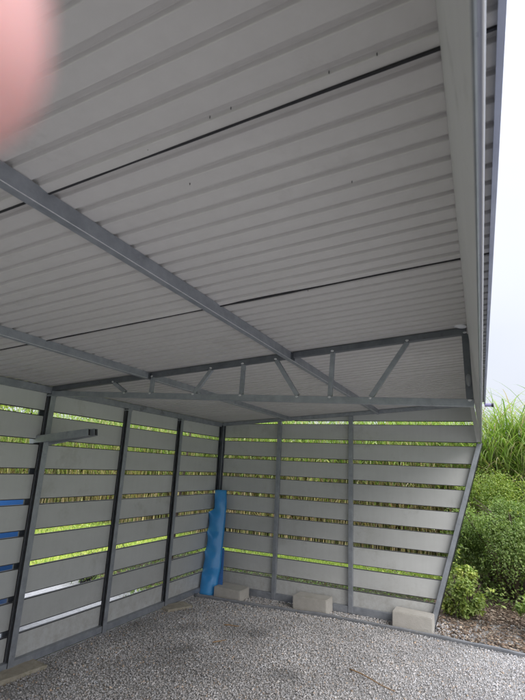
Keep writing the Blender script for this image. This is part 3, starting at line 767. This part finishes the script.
# sapling outside the corner
st = tag(empty('sapling', (-.55, -.10, G)), 'thin leaning dark trunk just outside the low wall near the corner', 'sapling')
branch_mesh([((0,0,-.1),(-.02,.05,.7),.024,.021),((-.02,.05,.7),(.02,.12,1.5),.021,.017),((.02,.12,1.5),(.05,.18,2.4),.017,.008)], 'trunk', M['bark'], st, 7)
nl = 500; o_ = unit(nl); leaves(np.array([.05,.18,2.5])+o_*(rng.random(nl)**.5*.38)[:, None], unit(nl), rng.uniform(.04,.07,nl), rng.uniform(.02,.035,nl), np.array(mid)[rng.integers(0,4,nl)], 'crown', st)

# blue rain barrel just outside the low wall
bl = tag(empty('rain_barrel', (-1.02, -2.30, G)), 'blue plastic rain barrel outside the low wall, seen through the slats at left', 'barrel')
def lathe(prof, mat, name, parent, seg=40):
    bm = bmesh.new(); rings = []
    for r, z in prof: rings.append([bm.verts.new((r*math.cos(6.2832*i/seg), r*math.sin(6.2832*i/seg), z)) for i in range(seg)])
    for a, b in zip(rings, rings[1:]):
        for i in range(seg): bm.faces.new((a[i], a[(i+1)%seg], b[(i+1)%seg], b[i]))
    bm.faces.new(rings[0][::-1]); bm.faces.new(rings[-1])
    return bmo(name, bm, mat, parent, smooth=True)
lathe([(.09,0),(.11,.14),(.125,.145),(.125,.165),(.108,.165),(.10,.13)], M['black'], 'pot', fp)
lathe([(.002,.120),(.101,.125),(.1,.128)], M['soil'], 'potting_soil', fp)
lathe([(.25,0),(.27,.02),(.28,.25),(.292,.27),(.292,.29),(.28,.31),(.285,.72),(.297,.74),(.297,.76),(.285,.78),(.275,1.10),(.25,1.16)], M['barrel'], 'drum', bl)
lathe([(.268,1.155),(.274,1.165),(.270,1.195),(.10,1.205),(.02,1.207)], M['barrel'], 'lid', bl)

# white house far left
hx, hy = -16.5, 3.4
ho = tag(empty('house', (hx, hy, G)), 'white plastered house far off at the left beyond the lawn', 'house')
def hb(name, x0,x1,y0,y1,z0,z1, mat, par=ho, bev=0):
    bm = bmesh.new(); box(bm, x0,x1,y0,y1,z0,z1); return bmo(name, bm, mat, par, bevel=bev)
hb('wall', -4, 0, -5, 5.3, -.1, 3.6, M['plaster'])
bm = bmesh.new(); sweep(bm, [(-4.5,3.601),(.5,3.601),(-2,5.6)], (0,-5.5,0), (0,5.8,0), (1,0,0), (0,0,1)); bmo('roof', bm, M['rooftile'], ho)
for yy in (-3.4, -.6, 2.2):
    w = hb('window', .002, .05, yy, yy+1.1, 1.2, 2.4, M['white']); hb('pane', .052, .06, yy+.08, yy+1.02, 1.28, 2.32, M['glass'], w)

# ------------------------------------------------------------------ the photographer's fingertip over the lens
m, nt, b = nmat('skin')
b.inputs['Base Color'].default_value = (.86,.47,.44,1); b.inputs['Roughness'].default_value = .5
b.inputs['Subsurface Weight'].default_value = .6; b.inputs['Subsurface Radius'].default_value = (1,.3,.2); b.inputs['Subsurface Scale'].default_value = .008
tcn = N(nt,'ShaderNodeTexCoord'); nn = N(nt,'ShaderNodeTexNoise', Scale=60, Detail=4); nt.links.new(tcn.outputs['Object'], nn.inputs['Vector'])
nt.links.new(ramp(nt, [(.3,(.64,.34,.33)),(.7,(.70,.39,.38))], nn.outputs['Fac']), b.inputs['Base Color'])
bpn = N(nt,'ShaderNodeBump', Strength=.15, Distance=.001); nt.links.new(nn.outputs['Fac'], bpn.inputs['Height']); nt.links.new(bpn.outputs[0], b.inputs['Normal'])
M['skin'] = m
def cw(x, y, z): return cam_loc + right*x + up*y + fwd*z
person = tag(empty('person', cw(-.05,.09,0)), 'pink out of focus fingertip of the hand holding the camera, at the upper left', 'person')
verts = []; edgs = []; rad = []
def chain(pts, root=None):
    prev = root
    for (x, y, z, r) in pts:
        verts.append(cw(x, y, z) - person.location); rad.append(r); i = len(verts)-1
        if prev is not None: edgs.append((prev, i))
        prev = i
    return prev
wr = chain([(-.085,.150,-.075,.030)])
pm = chain([(-.072,.118,-.035,.027)], wr)
kn = chain([(-.060,.098,-.004,.022)], pm)
fore = chain([(-.11,.10,-.16,.034),(-.13,.0,-.30,.038),(-.14,-.12,-.42,.044)], wr)
chain([(-.048,.078,.020,.0098),(-.032,.048,.034,.0100),(-.0250,.028,.033,.0098),(-.0236,.0135,.0315,.0094)], kn)      # index over the lens
chain([(-.078,.082,.022,.0098),(-.084,.052,.034,.0090),(-.082,.030,.030,.0083),(-.078,.016,.020,.0074)], kn)
chain([(-.098,.088,.012,.0094),(-.108,.060,.022,.0086),(-.105,.038,.018,.0080),(-.098,.026,.008,.0070)], kn)
chain([(-.112,.100,-.004,.0084),(-.124,.076,.002,.0076),(-.122,.058,-.002,.0070),(-.114,.050,-.010,.0062)], kn)
chain([(-.052,.105,-.048,.0125),(-.040,.080,-.046,.0108),(-.036,.056,-.040,.0094)], pm)
me = bpy.data.meshes.new('hand'); me.from_pydata([tuple(v) for v in verts], edgs, [])
ho_ = link('hand', me, m, person)
sk = ho_.modifiers.new('skin', 'SKIN')
me.skin_vertices.new() if not me.skin_vertices else None
for i, r in enumerate(rad): me.skin_vertices[0].data[i].radius = (r, r)
me.skin_vertices[0].data[0].use_root = True
ss = ho_.modifiers.new('sub', 'SUBSURF'); ss.levels = 2; ss.render_levels = 2
sk.use_smooth_shade = True

# ------------------------------------------------------------------ light
w = bpy.data.worlds.new('World'); S.world = w; w.use_nodes = True; nt = w.node_tree
bg = nt.nodes['Background']
sky = N(nt, 'ShaderNodeTexSky', sky_type='NISHITA'); sky.sun_disc = False; sky.sun_elevation = R(38); sky.sun_rotation = R(70); sky.air_density = 1.0; sky.dust_density = 5; sky.ozone_density = 1
hz = N(nt, 'ShaderNodeMix', data_type='RGBA'); hz.inputs[0].default_value = .72
nt.links.new(sky.outputs[0], hz.inputs[6])
# overcast veil : pale, slightly brighter overhead
tcw = N(nt,'ShaderNodeTexCoord'); cn = N(nt,'ShaderNodeTexNoise', Scale=1.6, Detail=5); nt.links.new(tcw.outputs['Generated'], cn.inputs['Vector'])
nt.links.new(ramp(nt, [(.3,(18.5,19.6,22.5)),(.7,(22,22.8,24.8))], cn.outputs['Fac']), hz.inputs[7])
sep = N(nt, 'ShaderNodeSeparateXYZ'); nt.links.new(tcw.outputs['Generated'], sep.inputs[0])
zr = ramp(nt, [(.0,(.33,.33,.33)),(.55,(.42,.42,.42)),(.80,(1.0,1.0,1.0)),(1,(1.25,1.25,1.25))], sep.outputs['Z'])
zm = N(nt, 'ShaderNodeMix', data_type='RGBA', blend_type='MULTIPLY'); zm.inputs[0].default_value = 1
nt.links.new(hz.outputs[2], zm.inputs[6]); nt.links.new(zr, zm.inputs[7]); nt.links.new(zm.outputs[2], bg.inputs[0])
bg.inputs[1].default_value = .15
sl = bpy.data.lights.new('sun', 'SUN'); sl.energy = 2.3; sl.angle = R(40); sl.color = (1,.97,.92)
so = bpy.data.objects.new('sun', sl); COL.objects.link(so)
az, el = R(-38), R(38)    # from the open right-hand side
dirv = Vector((math.cos(az)*math.cos(el), math.sin(az)*math.cos(el), math.sin(el)))
so.rotation_euler = dirv.to_track_quat('Z', 'Y').to_euler()
sky.sun_rotation = R(90) - az
S.view_settings.view_transform = 'Standard'; S.view_settings.look = 'None'; S.view_settings.exposure = 0
S.render.engine = 'CYCLES'; S.cycles.use_denoising = True; S.cycles.max_bounces = 10; S.cycles.diffuse_bounces = 6
